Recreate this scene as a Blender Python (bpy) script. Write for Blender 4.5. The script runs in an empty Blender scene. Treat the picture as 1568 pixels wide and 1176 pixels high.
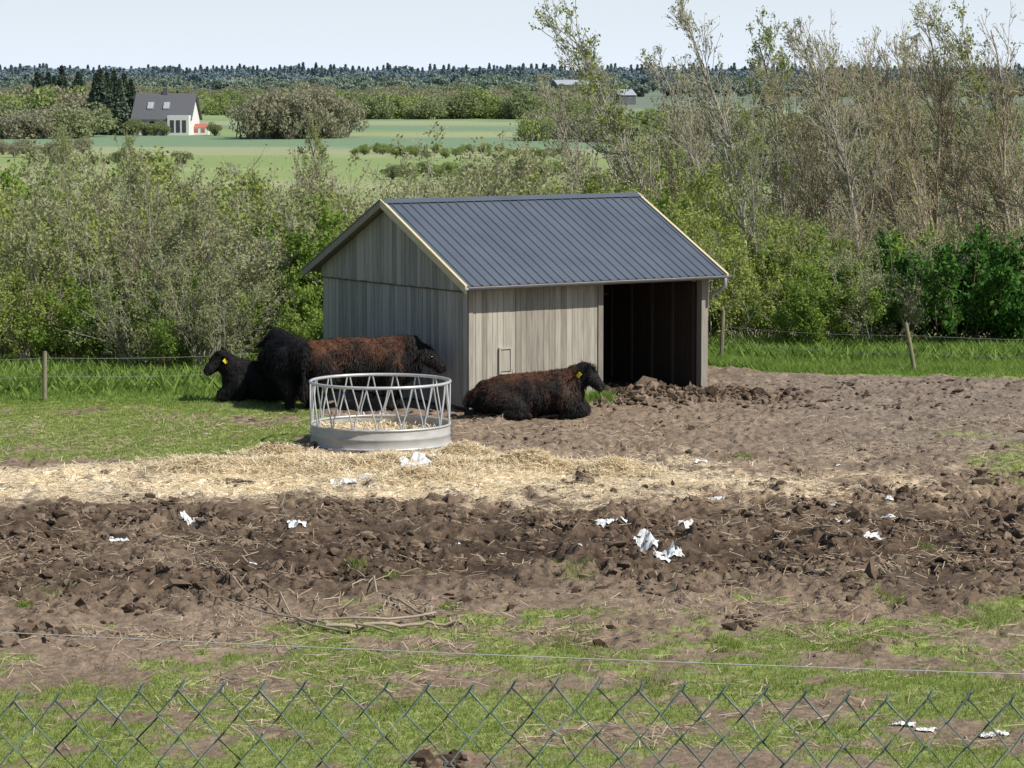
import bpy, math, numpy as np
from mathutils import Vector, Matrix
R0=np.random.default_rng(7)
F_PX=4700.0; CAMH=5.57
PIT=math.atan(473/F_PX); cp,sp=math.cos(PIT),math.sin(PIT)
def _d(px,py):
    dx=(px-784)/F_PX; dy=(588-py)/F_PX
    return dx, cp+dy*sp, -sp+dy*cp
def G(px,py,z=0.0):
    d=_d(px,py); t=(z-CAMH)/d[2]; return np.array([d[0]*t,d[1]*t,z])
def A(px,py,Y):
    d=_d(px,py); t=Y/d[1]; return np.array([d[0]*t,Y,CAMH+d[2]*t])
# ---------------------------------------------------------------- noise
_T=np.random.default_rng(1).random((256,256))
def vn(x,y,s,seed=0):
    x=np.asarray(x)/s+seed*17.37; y=np.asarray(y)/s+seed*9.11
    xi=np.floor(x).astype(int); yi=np.floor(y).astype(int); fx=x-xi; fy=y-yi
    fx=fx*fx*(3-2*fx); fy=fy*fy*(3-2*fy)
    a=_T[xi%256,yi%256]; b=_T[(xi+1)%256,yi%256]; c=_T[xi%256,(yi+1)%256]; d=_T[(xi+1)%256,(yi+1)%256]
    return a*(1-fx)*(1-fy)+b*fx*(1-fy)+c*(1-fx)*fy+d*fx*fy
def fbm(x,y,s,seed=0,o=4):
    x=np.asarray(x,float);y=np.asarray(y,float);v=0;w=0;a=1
    for i in range(o):
        v=v+a*vn(x,y,s/2**i,seed+i); w+=a; a*=.55
        x,y=x*.8-y*.6,x*.6+y*.8
    return v/w
def ss(a,b,x):
    t=np.clip((x-a)/(b-a),0,1); return t*t*(3-2*t)
# ---------------------------------------------------------------- terrain
HY=[-50,0,5,10,15,20,24,63,75,95,150,450,600,900,1500,2500,6000]
HZ=[4.2,3.97,3.57,2.1,.95,.2,0,0,-.5,-1.6,-3,-3,-2.6,-3.2,-2,0,-5]
HEAP=G(560,716)
PILES=[(HEAP[0],HEAP[1],1.7,.5,.13)]+[(*G(px,py)[:2],sx,sy,h) for px,py,sx,sy,h in [(425,702,.42,.30,.19),(715,704,.42,.28,.18),(820,716,.5,.3,.14),(330,718,.5,.35,.12),(640,735,.5,.3,.12),(940,722,.4,.3,.11)]]
def ter(x,y):
    x=np.asarray(x,float); y=np.asarray(y,float)
    z=np.interp(y,HY,HZ)
    z=z+ss(200,500,y)*2.0*(vn(x,y,260,3)-.5)
    for cx,cy,sx,sy,h in PILES: z=z+h*np.exp(-((x-cx)/sx)**2-((y-cy)/sy)**2)
    return z
def zones(x,y):
    n1=fbm(x,y,2.2,5); n2=fbm(x,y,.5,11); n3=fbm(x,y,.16,21,3); n0=fbm(x,y,1.1,15,3)
    g=.62*ss(33.5,28.0,y+(n1-.5)*7 + -x*.35)
    g=np.maximum(g,(.82*ss(-2.7,-3.6,x+(n1-.5)*1.5)*ss(43.5,45.6,y+(n1-.5)*2)))
    bnd=np.where(x<0,51.8,np.interp(x,[0,3.5,6,11],[60,59.0,57.2,56.2]))
    bnd=np.where(x<0,np.interp(x,[-12,-5.5,-4,0],[51.6,52.2,54.5,60]),bnd)
    back=1.1*ss(bnd-.5,bnd+.3,y+(n1-.5))
    g=np.maximum(g,.52*ss(4.8,7.2,x)*ss(40.5,43,y)*ss(49,46,y))
    g=np.maximum(g,.25*ss(36,30,y))
    gm=ss(.39,.64,g+(n2-.5)*.75+(n3-.5)*.6+(n0-.5)*1.0-.04)*(g>.05)
    gm=np.maximum(gm,ss(.4,.7,back+(n3-.5)*.3));g=np.maximum(g,back)
    yw=y+(n1-.5)*3.2; xw=x+(n1-.5)*3
    st=1.45*np.exp(-(((xw+1.9)/3.9)**2)**1.1-((yw-43.0-.06*x)/2.0)**2)
    st=np.maximum(st,.68*np.exp(-(((xw-1.5)/5.5)**2)**1.5-((yw-41.9)/2.2)**2))
    st=np.maximum(st,.95*np.exp(-(((xw+6.5)/3.2)**2)-((yw-42.0)/1.7)**2))
    sm=ss(.22,.95,st+(n2-.5)*.9+(n3-.5)*.8)
    dk=ss(30.5,35,y+(n1-.5)*5)*ss(44,38.5,y+(n1-.5)*5)
    return g,gm,st,sm,dk,n1,n2,n3
BK=G(1000,612)
def micro(x,y,z=None):
    if z is None: z=zones(x,y)
    g_,gm,st,sm,dk,n1,n2,n3=z
    near=ss(14,26,y)*ss(70,60,y)*ss(20,12,np.abs(x))
    pt=.35+1.3*ss(.35,.65,fbm(x,y,1.7,95,2))
    amp=(.045+.065*dk*pt)*(1-.6*gm)*(1-.25*sm)*ss(24,33,y)+.02
    a=fbm(x,y,.55,31,3); b=fbm(x+3,y,.2,41,3); c=vn(x,y,.085,51)
    h=(a-.5)*1.8-1.9*ss(.56,.70,b)*.45+(b-.5)*1.0+(c-.5)*.75*ss(.4,.6,a)
    bank=np.exp(-((x-BK[0])/1.5)**2-((y-BK[1])/.8)**2)
    return near*amp*h*1.2+.20*bank*(.3+n2)*(1+.5*(n3-.5))
def gz(x,y): return ter(x,y)+micro(x,y)
# ---------------------------------------------------------------- geometry
class Geo:
    def __init__(s): s.c=[]; 
    def add(s,V,F,mi=0,tint=None):
        V=np.asarray(V,float); F=np.asarray(F,int)
        if tint is None: tint=np.full(len(V),.5)
        elif np.isscalar(tint): tint=np.full(len(V),float(tint))
        s.c.append((V,F,mi,tint))
    def box(s,a,b,mi=0,tint=.5):
        x0,y0,z0=a;x1,y1,z1=b
        s.hexa([(x0,y0,z0),(x1,y0,z0),(x1,y1,z0),(x0,y1,z0),(x0,y0,z1),(x1,y0,z1),(x1,y1,z1),(x0,y1,z1)],mi,tint)
    def hexa(s,V,mi=0,tint=.5):
        s.add(V,[(0,3,2,1),(4,5,6,7),(0,1,5,4),(1,2,6,5),(2,3,7,6),(3,0,4,7)],mi,tint)
    def tubes(s,P,R,k=4,mi=0,tint=None,cap=True):
        P=np.asarray(P,float); R=np.asarray(R,float)
        if P.ndim==2: P=P[None]
        N,n,_=P.shape
        if R.ndim==0: R=np.full((N,n),float(R))
        if R.ndim==1: R=np.broadcast_to(R,(N,n)) if len(R)==n else np.broadcast_to(R[:,None],(N,n))
        D=np.gradient(P,axis=1); D/=np.linalg.norm(D,axis=2,keepdims=True)+1e-9
        ref=np.where(np.abs(D[:,:1,2:3])>.8,np.array([1.,0,0]),np.array([0,0,1.]))
        ref=np.broadcast_to(ref,D.shape)
        U=np.cross(D,ref); U/=np.linalg.norm(U,axis=2,keepdims=True)+1e-9
        W=np.cross(D,U)
        an=np.arange(k)*2*np.pi/k
        V=P[:,:,None,:]+R[:,:,None,None]*(np.cos(an)[None,None,:,None]*U[:,:,None,:]+np.sin(an)[None,None,:,None]*W[:,:,None,:])
        idx=np.arange(N*n*k).reshape(N,n,k)
        a=idx[:,:-1,:];b=np.roll(a,-1,2);c=idx[:,1:,:];d=np.roll(c,-1,2)
        F=np.stack([a,b,d,c],-1).reshape(-1,4)
        tt=None
        if tint is not None: tt=np.broadcast_to(np.asarray(tint,float).reshape(-1,1,1),(N,n,k)).ravel() if not np.isscalar(tint) else tint
        s.add(V.reshape(-1,3),F,mi,tt)
    def build(s,name,mats,smooth=True,col=None):
        me=bpy.data.meshes.new(name)
        off=0;Vs=[];L=[];S=[];MI=[];T=[];ls=0
        for V,F,mi,t in s.c:
            Vs.append(V);L.append((F+off).ravel());k=F.shape[1]
            S.append(ls+np.arange(len(F))*k);ls+=len(F)*k;MI.append(np.full(len(F),mi));T.append(t);off+=len(V)
        V=np.concatenate(Vs);L=np.concatenate(L);S=np.concatenate(S);MI=np.concatenate(MI);T=np.concatenate(T)
        me.vertices.add(len(V));me.vertices.foreach_set('co',V.astype(np.float32).ravel())
        me.loops.add(len(L));me.loops.foreach_set('vertex_index',L.astype(np.int32))
        me.polygons.add(len(S));me.polygons.foreach_set('loop_start',S.astype(np.int32))
        for m in mats: me.materials.append(m)
        me.polygons.foreach_set('material_index',MI.astype(np.int32))
        me.polygons.foreach_set('use_smooth',np.full(len(S),smooth))
        a=me.attributes.new('tint','FLOAT','POINT');a.data.foreach_set('value',T.astype(np.float32))
        if col is not None:
            a=me.attributes.new('Col','FLOAT_COLOR','POINT')
            a.data.foreach_set('color',np.concatenate([col,np.ones((len(col),1))],1).astype(np.float32).ravel())
        me.update(calc_edges=True);me.validate()
        return me
def link(me,name,parent=None,loc=(0,0,0),rz=0,sc=1,rot=None):
    o=bpy.data.objects.new(name,me);bpy.context.collection.objects.link(o)
    o.location=loc;o.rotation_euler=rot if rot is not None else (0,0,rz)
    o.scale=(sc,sc,sc) if np.isscalar(sc) else sc
    if parent: o.parent=parent
    return o
def empty(name,loc=(0,0,0),rz=0):
    o=bpy.data.objects.new(name,None);bpy.context.collection.objects.link(o);o.location=loc;o.rotation_euler=(0,0,rz);o.empty_display_size=.3;return o
# ---------------------------------------------------------------- materials
def mat(name):
    m=bpy.data.materials.new(name);m.use_nodes=True;nt=m.node_tree
    return m,nt,nt.nodes,nt.links,nt.nodes['Principled BSDF']
def N(ns,t,**k):
    n=ns.new(t)
    for a,b in k.items(): setattr(n,a,b)
    return n
def ramp(ns,stops):
    r=ns.new('ShaderNodeValToRGB');e=r.color_ramp.elements
    while len(e)<len(stops): e.new(.5)
    for i,(p,c) in enumerate(stops): e[i].position=p;e[i].color=(*c,1)
    return r
def simple(name,c1,c2,scale=5,rough=.8,metal=0,bump=0,stretch=(1,1,1),tintw=0.5,spec=.3):
    m,nt,ns,ls,b=mat(name)
    tc=N(ns,'ShaderNodeTexCoord');mp=N(ns,'ShaderNodeMapping');mp.inputs['Scale'].default_value=stretch
    ls.new(tc.outputs['Object'],mp.inputs[0])
    no=N(ns,'ShaderNodeTexNoise');no.inputs['Scale'].default_value=scale;no.inputs['Detail'].default_value=6
    ls.new(mp.outputs[0],no.inputs['Vector'])
    at=N(ns,'ShaderNodeAttribute',attribute_name='tint')
    mx=N(ns,'ShaderNodeMix',data_type='FLOAT');mx.inputs[0].default_value=tintw
    ls.new(no.outputs['Fac'],mx.inputs[2]);ls.new(at.outputs['Fac'],mx.inputs[3])
    r=ramp(ns,[(.3,c1),(.7,c2)]);ls.new(mx.outputs[0],r.inputs[0]);ls.new(r.outputs[0],b.inputs['Base Color'])
    b.inputs['Roughness'].default_value=rough;b.inputs['Metallic'].default_value=metal;b.inputs['Specular IOR Level'].default_value=spec
    if bump:
        bp=N(ns,'ShaderNodeBump');bp.inputs['Strength'].default_value=bump;bp.inputs['Distance'].default_value=.01
        ls.new(no.outputs['Fac'],bp.inputs['Height']);ls.new(bp.outputs[0],b.inputs['Normal'])
    return m
def leafmat(name,c1,c2,c3,trans=.35):
    m,nt,ns,ls,b=mat(name)
    at=N(ns,'ShaderNodeAttribute',attribute_name='tint');oi=N(ns,'ShaderNodeObjectInfo')
    mx=N(ns,'ShaderNodeMix',data_type='FLOAT');mx.inputs[0].default_value=.45
    ls.new(at.outputs['Fac'],mx.inputs[2]);ls.new(oi.outputs['Random'],mx.inputs[3])
    r=ramp(ns,[(.1,c1),(.5,c2),(.9,c3)]);ls.new(mx.outputs[0],r.inputs[0])
    d=N(ns,'ShaderNodeBsdfDiffuse');t=N(ns,'ShaderNodeBsdfTranslucent');mm=N(ns,'ShaderNodeMixShader');mm.inputs[0].default_value=trans
    ls.new(r.outputs[0],d.inputs[0]);ls.new(r.outputs[0],t.inputs[0]);ls.new(d.outputs[0],mm.inputs[1]);ls.new(t.outputs[0],mm.inputs[2])
    ls.new(mm.outputs[0],ns['Material Output'].inputs[0]);ns.remove(b)
    return m
M_bark=simple('bark_grey',(.27,.245,.20),(.46,.43,.36),6,.9)
M_barkd=simple('bark_brown',(.15,.12,.09),(.30,.24,.18),6,.9)
M_barkt=simple('bark_tan',(.28,.23,.165),(.47,.40,.30),6,.9)
M_l_yel=leafmat('leaf_spring_green',(.23,.29,.07),(.33,.40,.10),(.45,.49,.17),.4)
M_l_pale=leafmat('leaf_pale_sage',(.27,.30,.14),(.37,.39,.19),(.46,.47,.26),.4)
M_l_grn=leafmat('leaf_green',(.16,.25,.05),(.24,.35,.07),(.33,.43,.11),.4)
M_l_dark=leafmat('leaf_evergreen',(.035,.10,.02),(.075,.17,.035),(.15,.27,.06),.25)
M_l_mid=leafmat('leaf_far_scrub',(.21,.26,.13),(.28,.32,.16),(.35,.37,.21),.35)  # far foliage from here on: aerial haze tinted into the leaf colours
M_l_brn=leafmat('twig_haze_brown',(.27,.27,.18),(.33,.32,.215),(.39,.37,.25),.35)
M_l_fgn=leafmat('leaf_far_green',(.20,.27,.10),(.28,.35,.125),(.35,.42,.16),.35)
M_l_fdk=leafmat('conifer_far',(.07,.10,.075),(.10,.135,.095),(.14,.175,.12),.1)
M_l_hz=leafmat('conifer_horizon_hazed',(.15,.21,.24),(.175,.24,.265),(.21,.27,.285),.1)  # blue-grey aerial haze mixed into the conifer colour
M_l_hz2=leafmat('woods_horizon_hazed',(.19,.25,.22),(.23,.29,.235),(.28,.33,.25),.15)  # pale bluish haze painted into the woodland colour
M_l_reed=leafmat('dry_reed',(.34,.27,.18),(.45,.36,.25),(.55,.45,.33),.2)
M_grass=leafmat('grass_blades',(.16,.23,.045),(.24,.32,.07),(.35,.41,.13),.4)
M_grassL=leafmat('grass_lush',(.15,.25,.05),(.22,.34,.075),(.31,.41,.12),.4)
M_straw=leafmat('straw',(.66,.55,.37),(.86,.75,.54),(.94,.87,.69),.25)
M_strawd=leafmat('straw_dirty',(.30,.23,.15),(.44,.35,.24),(.60,.50,.36),.15)
# ---------------------------------------------------------------- ground
def ground():
    xf=np.arange(-12.5,12.51,.030); g=12.5*np.geomspace(1.01,260,42)
    xs=np.concatenate([-g[::-1],xf,g])
    yf=[23.5]
    while yf[-1]<62: yf.append(yf[-1]*1.00100)
    ys=np.concatenate([np.linspace(-50,23,60),yf,np.geomspace(62.3,6000,150)])
    X,Y=np.meshgrid(xs,ys); 
    zz=zones(X,Y);g_,gm,st,sm,dk,n1,n2,n3=zz
    mz_=micro(X,Y,zz);Z=ter(X,Y)+mz_
    mudA=np.array([.200,.148,.106]);mudB=np.array([.095,.066,.046]);mudC=np.array([.285,.222,.165])
    t=np.clip(n2*1.5-.25,0,1)[...,None]
    C=mudA*(1-t)+mudC*t
    dd=(dk*np.clip(2.2*n1-.22+(n2-.5),0,1)*.9)[...,None]; C=C*(1-dd)+mudB*(.65+.8*n3[...,None])*dd
    wet=(ss(.01,-.06,mz_)*.4*dk)[...,None]; C=C*(1-wet)
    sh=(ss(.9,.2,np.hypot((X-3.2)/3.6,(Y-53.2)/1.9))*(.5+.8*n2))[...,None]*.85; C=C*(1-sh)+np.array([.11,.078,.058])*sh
    rt=(ss(2.5,6,X)*ss(42,46,Y)*.55)[...,None]; C=C*(1-rt)+np.array([.24,.20,.165])*(.7+.6*n2[...,None])*rt
    rd=(.75*np.exp(-((X-2.2)/4.5)**2-((Y-41.3)/1.9)**2)*ss(.3,.65,n2))[...,None]
    C=C*(1-rd)+np.array([.38,.27,.175])*rd
    s1=np.array([.48,.37,.25]);s2=np.array([.93,.82,.61])
    w=np.clip(st*1.45-.25+(n3-.5)*.6,0,1)[...,None]; SC=s1*(1-w)+s2*w
    C=C*(1-sm[...,None]*.95)+SC*sm[...,None]*.95
    ga=np.array([.19,.26,.06]);gb=np.array([.28,.35,.10])
    GC=ga*(1-n3[...,None])+gb*n3[...,None]; q=(gm*.8)[...,None]; C=C*(1-q)+GC*q
    far=ss(61,66,Y)[...,None]
    band=fbm(X*.12,Y,60,71,3)
    fa=np.array([.25,.33,.13]);fb=np.array([.30,.39,.155]);fc=np.array([.21,.31,.19]);fd=np.array([.39,.42,.23])
    FC=fa*(1-band[...,None])+fb*band[...,None]
    m=ss(.46,.52,fbm(X*.25,Y+X*.2,90,81,2))[...,None]; FC=FC*(1-m)+fc*m
    m=ss(.53,.58,fbm(X*.15,Y+X*.25,38,91,2))[...,None]*.8; FC=FC*(1-m)+fd*m
    m=ss(62,72,Y)[...,None]*ss(130,95,Y)[...,None]; FC=FC*(1-m)+np.array([.20,.21,.10])*m
    m=ss(700,900,Y)[...,None]; FC=FC*(1-m)+np.array([.20,.25,.19])*m
    C=C*(1-far)+FC*far
    nr,nc=X.shape; V=np.stack([X,Y,Z],-1).reshape(-1,3); idx=np.arange(nr*nc).reshape(nr,nc)
    F=np.stack([idx[:-1,:-1],idx[:-1,1:],idx[1:,1:],idx[1:,:-1]],-1).reshape(-1,4)
    m,nt,ns,ls,bs=mat('pasture_ground')
    at=N(ns,'ShaderNodeAttribute',attribute_name='Col');tc=N(ns,'ShaderNodeTexCoord')
    no=N(ns,'ShaderNodeTexNoise');no.inputs['Scale'].default_value=9;no.inputs['Detail'].default_value=8;no.inputs['Roughness'].default_value=.75
    ls.new(tc.outputs['Object'],no.inputs['Vector'])
    r=ramp(ns,[(.32,(.55,.55,.55)),(.70,(1.35,1.33,1.30))]);ls.new(no.outputs['Fac'],r.inputs[0])
    mu=N(ns,'ShaderNodeMix',data_type='RGBA',blend_type='MULTIPLY');mu.inputs[0].default_value=1
    ls.new(at.outputs['Color'],mu.inputs[6]);ls.new(r.outputs[0],mu.inputs[7]);ls.new(mu.outputs[2],bs.inputs['Base Color'])
    bs.inputs['Roughness'].default_value=.95;bs.inputs['Specular IOR Level'].default_value=.15
    n2_=N(ns,'ShaderNodeTexNoise');n2_.inputs['Scale'].default_value=20;n2_.inputs['Detail'].default_value=5;ls.new(tc.outputs['Object'],n2_.inputs['Vector'])
    bp=N(ns,'ShaderNodeBump');bp.inputs['Strength'].default_value=.9;bp.inputs['Distance'].default_value=.03
    ls.new(n2_.outputs['Fac'],bp.inputs['Height']);ls.new(bp.outputs[0],bs.inputs['Normal'])
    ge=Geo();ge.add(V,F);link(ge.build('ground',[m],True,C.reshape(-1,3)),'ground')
ground()
# ---------------------------------------------------------------- scatter helpers
def blades(pts,h,w,lean,rng,ge,mi=0):
    n=len(pts);a=rng.random(n)*2*np.pi;u=np.stack([np.cos(a),np.sin(a),0*a],1)*w[:,None]/2
    b=rng.random(n)*2*np.pi;tip=np.stack([np.cos(b)*lean*h,np.sin(b)*lean*h,h],1)
    V=np.stack([pts-u,pts+u,pts+tip],1).reshape(-1,3)
    ge.add(V,np.arange(3*n).reshape(-1,3),mi,np.repeat(rng.random(n),3))
def scat(n,x0,x1,y0,y1,rng):
    return rng.uniform(x0,x1,n),rng.uniform(y0,y1,n)
rg=np.random.default_rng(3)
ge=Geo()
x,y=scat(280000,-6,6,23.5,35,rg);z=zones(x,y);k=z[1]>rg.random(len(x))*1.1;x,y=x[k],y[k]
P=np.stack([x,y,gz(x,y)-.01],1);h=rg.uniform(.02,.06,len(x))*(.6+1.1*fbm(x,y,.4,4));blades(P,h,rg.uniform(.006,.012,len(x)),.6,rg,ge)
x,y=scat(90000,-10,-2.5,43,52.5,rg);z=zones(x,y);k=z[1]>rg.random(len(x))*1.1;x,y=x[k],y[k]
P=np.stack([x,y,gz(x,y)-.01],1);h=rg.uniform(.02,.055,len(x));blades(P,h,rg.uniform(.01,.018,len(x)),.6,rg,ge)
x,y=scat(60000,4,11,36,50,rg);z=zones(x,y);k=z[1]>rg.random(len(x))*1.1;x,y=x[k],y[k]
P=np.stack([x,y,gz(x,y)-.01],1);h=rg.uniform(.02,.05,len(x));blades(P,h,rg.uniform(.01,.018,len(x)),.6,rg,ge)
for px,py,s in [(885,878,.3),(545,868,.15),(690,925,.12),(1365,915,.25),(1135,700,.2),(1290,990,.3),(600,1085,.3),(870,985,.3),(1500,950,.3),(40,930,.1),(1110,985,.2),(1000,1050,.3),(600,880,.1),(1420,830,.12)]:
    c=G(px,py);n=350;q=rg.normal(size=(n,2))*s*.45;x=c[0]+q[:,0];y=c[1]+q[:,1]*2
    blades(np.stack([x,y,gz(x,y)-.01],1),rg.uniform(.03,.11,n)*(.6+s),rg.uniform(.008,.014,n),.5,rg,ge)
link(ge.build('short_grass',[M_grass],False),'short_grass')
ge=Geo()
x,y=scat(130000,-12.5,-1,51,62,rg);z=zones(x,y);k=(z[0]>.75)&(y>51.7);x,y=x[k],y[k]
P=np.stack([x,y,gz(x,y)-.02],1);h=rg.uniform(.04,.16,len(x))*ss(51.3,54.5,y)*(.3+1.8*fbm(x,y,.9,8))+.03;blades(P,h,rg.uniform(.014,.03,len(x)),.9,rg,ge)
x,y=scat(140000,3,12.5,55,64,rg);z=zones(x,y);k=(z[0]>.7);x,y=x[k],y[k]
P=np.stack([x,y,gz(x,y)-.02],1);h=rg.uniform(.04,.16,len(x))*ss(55.5,59,y)*(.3+1.8*fbm(x,y,.9,8))+.03;blades(P,h,rg.uniform(.014,.03,len(x)),.9,rg,ge)
for i in range(330):
    if rg.random()<.5: cx,cy=rg.uniform(-11,-3.5),rg.uniform(53.5,58)
    else: cx,cy=rg.uniform(4.2,11.5),rg.uniform(59.5,62)
    n=60;q=rg.normal(size=(n,2))*.20;blades(np.stack([cx+q[:,0],cy+q[:,1],np.full(n,float(ter(cx,cy)))],1),rg.uniform(.08,.38,n),rg.uniform(.05,.10,n),.9,rg,ge)
c=G(915,618)[:2];n=500;q=rg.normal(size=(n,2))*.12;x=c[0]+q[:,0];y=c[1]+q[:,1]
blades(np.stack([x,y,np.full(n,.02)],1),rg.uniform(.1,.28,n),rg.uniform(.02,.035,n),.5,rg,ge)
link(ge.build('tall_grass',[M_grassL],False),'tall_grass')
def strips(x,y,L,w,rng,ge,zo,tl=.25,mi=0):
    n=len(x);a=rng.random(n)*2*np.pi;dz=rng.normal(size=n)*tl
    d=np.stack([np.cos(a),np.sin(a),dz],1);d/=np.linalg.norm(d,axis=1,keepdims=True)
    s=np.stack([-np.sin(a),np.cos(a),rng.normal(size=n)*.4],1);s/=np.linalg.norm(s,axis=1,keepdims=True)
    c=np.stack([x,y,gz(x,y)+zo],1);d=d*L[:,None]/2;s=s*w[:,None]/2
    V=np.stack([c-d-s,c+d-s,c+d+s,c-d+s],1).reshape(-1,3)
    ge.add(V,np.arange(4*n).reshape(-1,4),mi,np.repeat(rng.random(n),4))
ge=Geo()
x,y=scat(190000,-9,6,38.5,47.5,rg);z=zones(x,y);k=z[3]*z[2]*ss(.3,.6,z[6]+.12)>rg.random(len(x))*.9;x,y=x[k],y[k]
strips(x,y,rg.uniform(.05,.18,len(x)),rg.uniform(.005,.011,len(x)),rg,ge,rg.uniform(.0,.03,len(x)),.15)
for cx,cy,sx,sy,hh in PILES:
    n=int(26000*sx*max(sy,.4));q=rg.normal(size=(n,2));x=cx+q[:,0]*sx*.75;y=cy+q[:,1]*sy*.8
    strips(x,y,rg.uniform(.06,.22,n),rg.uniform(.006,.012,n),rg,ge,.12*fbm(x,y,.4,77,2)*rg.random(n),.4)
fc=G(578,683)
a=rg.random(9000)*2*np.pi;rr=np.sqrt(rg.random(9000))*.98
x=fc[0]+np.cos(a)*rr;y=fc[1]+1.08+np.sin(a)*rr
strips(x,y,rg.uniform(.1,.3,9000),rg.uniform(.01,.018,9000),rg,ge,rg.uniform(0,.22,9000),.4)
link(ge.build('straw_bedding',[M_straw],False),'straw_bedding')
ge=Geo()
x,y=scat(52000,-9,9,25,50,rg);k=rg.random(len(x))<.2+.8*(fbm(x,y,1.5,61)>.52);x,y=x[k],y[k]
strips(x,y,rg.uniform(.05,.25,len(x)),rg.uniform(.005,.010,len(x)),rg,ge,rg.uniform(.0,.04,len(x)),.25)
link(ge.build('loose_straw',[M_strawd],False),'loose_straw')
# clods
def ico(sub):
    import bmesh
    bm=bmesh.new();bmesh.ops.create_icosphere(bm,subdivisions=sub,radius=1);bm.verts.ensure_lookup_table()
    V=np.array([v.co[:] for v in bm.verts]);F=np.array([[v.index for v in f.verts] for f in bm.faces]);bm.free();return V,F
IV,IF=ico(1);IV2,IF2=ico(2)
def clods(x,y,s,rng,ge,base,flat=.55,mi=0,jit=.24):
    V0,F0=base;n=len(x);m=len(V0)
    sc=rng.uniform(.5,1.5,(n,1,3))*s[:,None,None];sc[:,:,2]*=flat
    V=V0[None]*(1+rng.normal(size=(n,m,1))*jit)*sc+rng.normal(size=(n,m,3))*s[:,None,None]*.10
    a=rng.random(n)*6.28;ca,sa=np.cos(a)[:,None],np.sin(a)[:,None];vx=V[:,:,0]*ca-V[:,:,1]*sa;vy=V[:,:,0]*sa+V[:,:,1]*ca
    V[:,:,0]=vx+x[:,None];V[:,:,1]=vy+y[:,None];V[:,:,2]+=(gz(x,y)+s*.15)[:,None]
    F=F0[None]+(np.arange(n)*m)[:,None,None]
    ge.add(V.reshape(-1,3),F.reshape(-1,3),mi,np.repeat(rng.random(n),m))
M_clod=simple('mud_clods',(.068,.047,.033),(.22,.165,.12),14,.95,0,.6,tintw=.6,spec=.1)
ge=Geo()
x,y=scat(80000,-9.5,11,29,52,rg);z=zones(x,y)
k=(rg.random(len(x))<(.07+.8*z[4])*ss(.42,.60,fbm(x,y,.9,66,2)))&(rg.random(len(x))>z[3])&(z[1]<.6);x,y=x[k],y[k]
clods(x,y,rg.gamma(1.4,.012,len(x))+.007,rg,ge,(IV,IF),.7)
c=G(1010,608);q=rg.normal(size=(2600,2));x=c[0]+q[:,0]*1.0;y=c[1]+q[:,1]*.7;clods(x,y,rg.gamma(2,.014,2600)+.01,rg,ge,(IV,IF),.8)
q=rg.uniform(-1,1,(900,2));x=6.5+q[:,0]*4;y=53.5+q[:,1]*2.5;clods(x,y,rg.gamma(1.6,.011,900)+.008,rg,ge,(IV,IF))
for px,py,s in [(685,1168,.13),(785,716,.12),(895,728,.12),(1310,905,.1),(1135,955,.1),(60,970,.16),(430,702,.11),(368,738,.09),(1180,745,.1),(890,738,.11),(1550,820,.16),(1330,790,.12),(1130,860,.1),(330,790,.13),(100,790,.14),(215,935,.1),(1400,760,.12),(270,770,.12),(700,850,.12),(640,860,.1),(1250,850,.12),(1480,760,.12),(150,870,.1),(480,880,.1),(820,800,.12),(760,850,.1),(1190,800,.1),(1050,770,.1),(200,800,.1),(560,830,.1),(1290,745,.13),(1350,755,.13),(1230,770,.1)]:
    c=G(px,py);n=26;clods(c[0]+rg.normal(size=n)*s,c[1]+rg.normal(size=n)*s,rg.uniform(.25,.6,n)*s,rg,ge,(IV2,IF2),.7,jit=.14)
link(ge.build('mud_clods',[M_clod],False),'mud_clods')
# ---------------------------------------------------------------- shed
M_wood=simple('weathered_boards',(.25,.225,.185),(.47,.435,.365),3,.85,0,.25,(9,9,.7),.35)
M_woodg=simple('weathered_boards_gable_shaded',(.24,.235,.215),(.42,.405,.365),3,.85,0,.3,(9,9,.7),.4)  # greyer, darker copy of the front boards; gable shade painted into the colour
M_woodd=simple('inner_boards_dimmed',(.06,.045,.035),(.13,.10,.075),3,.9,0,.3,(9,9,.7),.45)  # same boards darkened; the dim interior is painted into the colour
M_rake=simple('rake_timber',(.50,.43,.27),(.66,.58,.39),3,.7,0,.1,(3,3,3))
M_frame=simple('frame_timber',(.20,.18,.15),(.36,.33,.28),4,.85,0,.3,(6,6,.8))
M_roof=simple('roof_steel_sheet',(.080,.098,.125),(.110,.130,.162),1.2,.5,0,0,(1,1,1),.2,.4)
M_galv=simple('galvanised_steel',(.45,.46,.47),(.62,.63,.64),8,.45,.35,0,(1,1,1),.3)
M_skirt=simple('feeder_skirt_sheet',(.36,.355,.34),(.52,.51,.49),4,.6,.1,.2,(1,1,2),.3)
M_gut=simple('gutter_steel',(.20,.21,.23),(.30,.31,.33),8,.5,.2,0,(1,1,1),.3)
M_nail=simple('shed_floor_earth',(.04,.03,.022),(.08,.06,.045),5,.95,0,.4)
AN=math.atan2(.558,.83)
C0=(-.72,51.0,0)
SH=empty('wooden_shed',C0,AN)
Ls,Dp=4.96,4.75;RD=3.40;mS=(3.40-2.07)/(Dp/2+.3)
def rz_(yy): return RD-mS*abs(yy-Dp/2)
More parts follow.
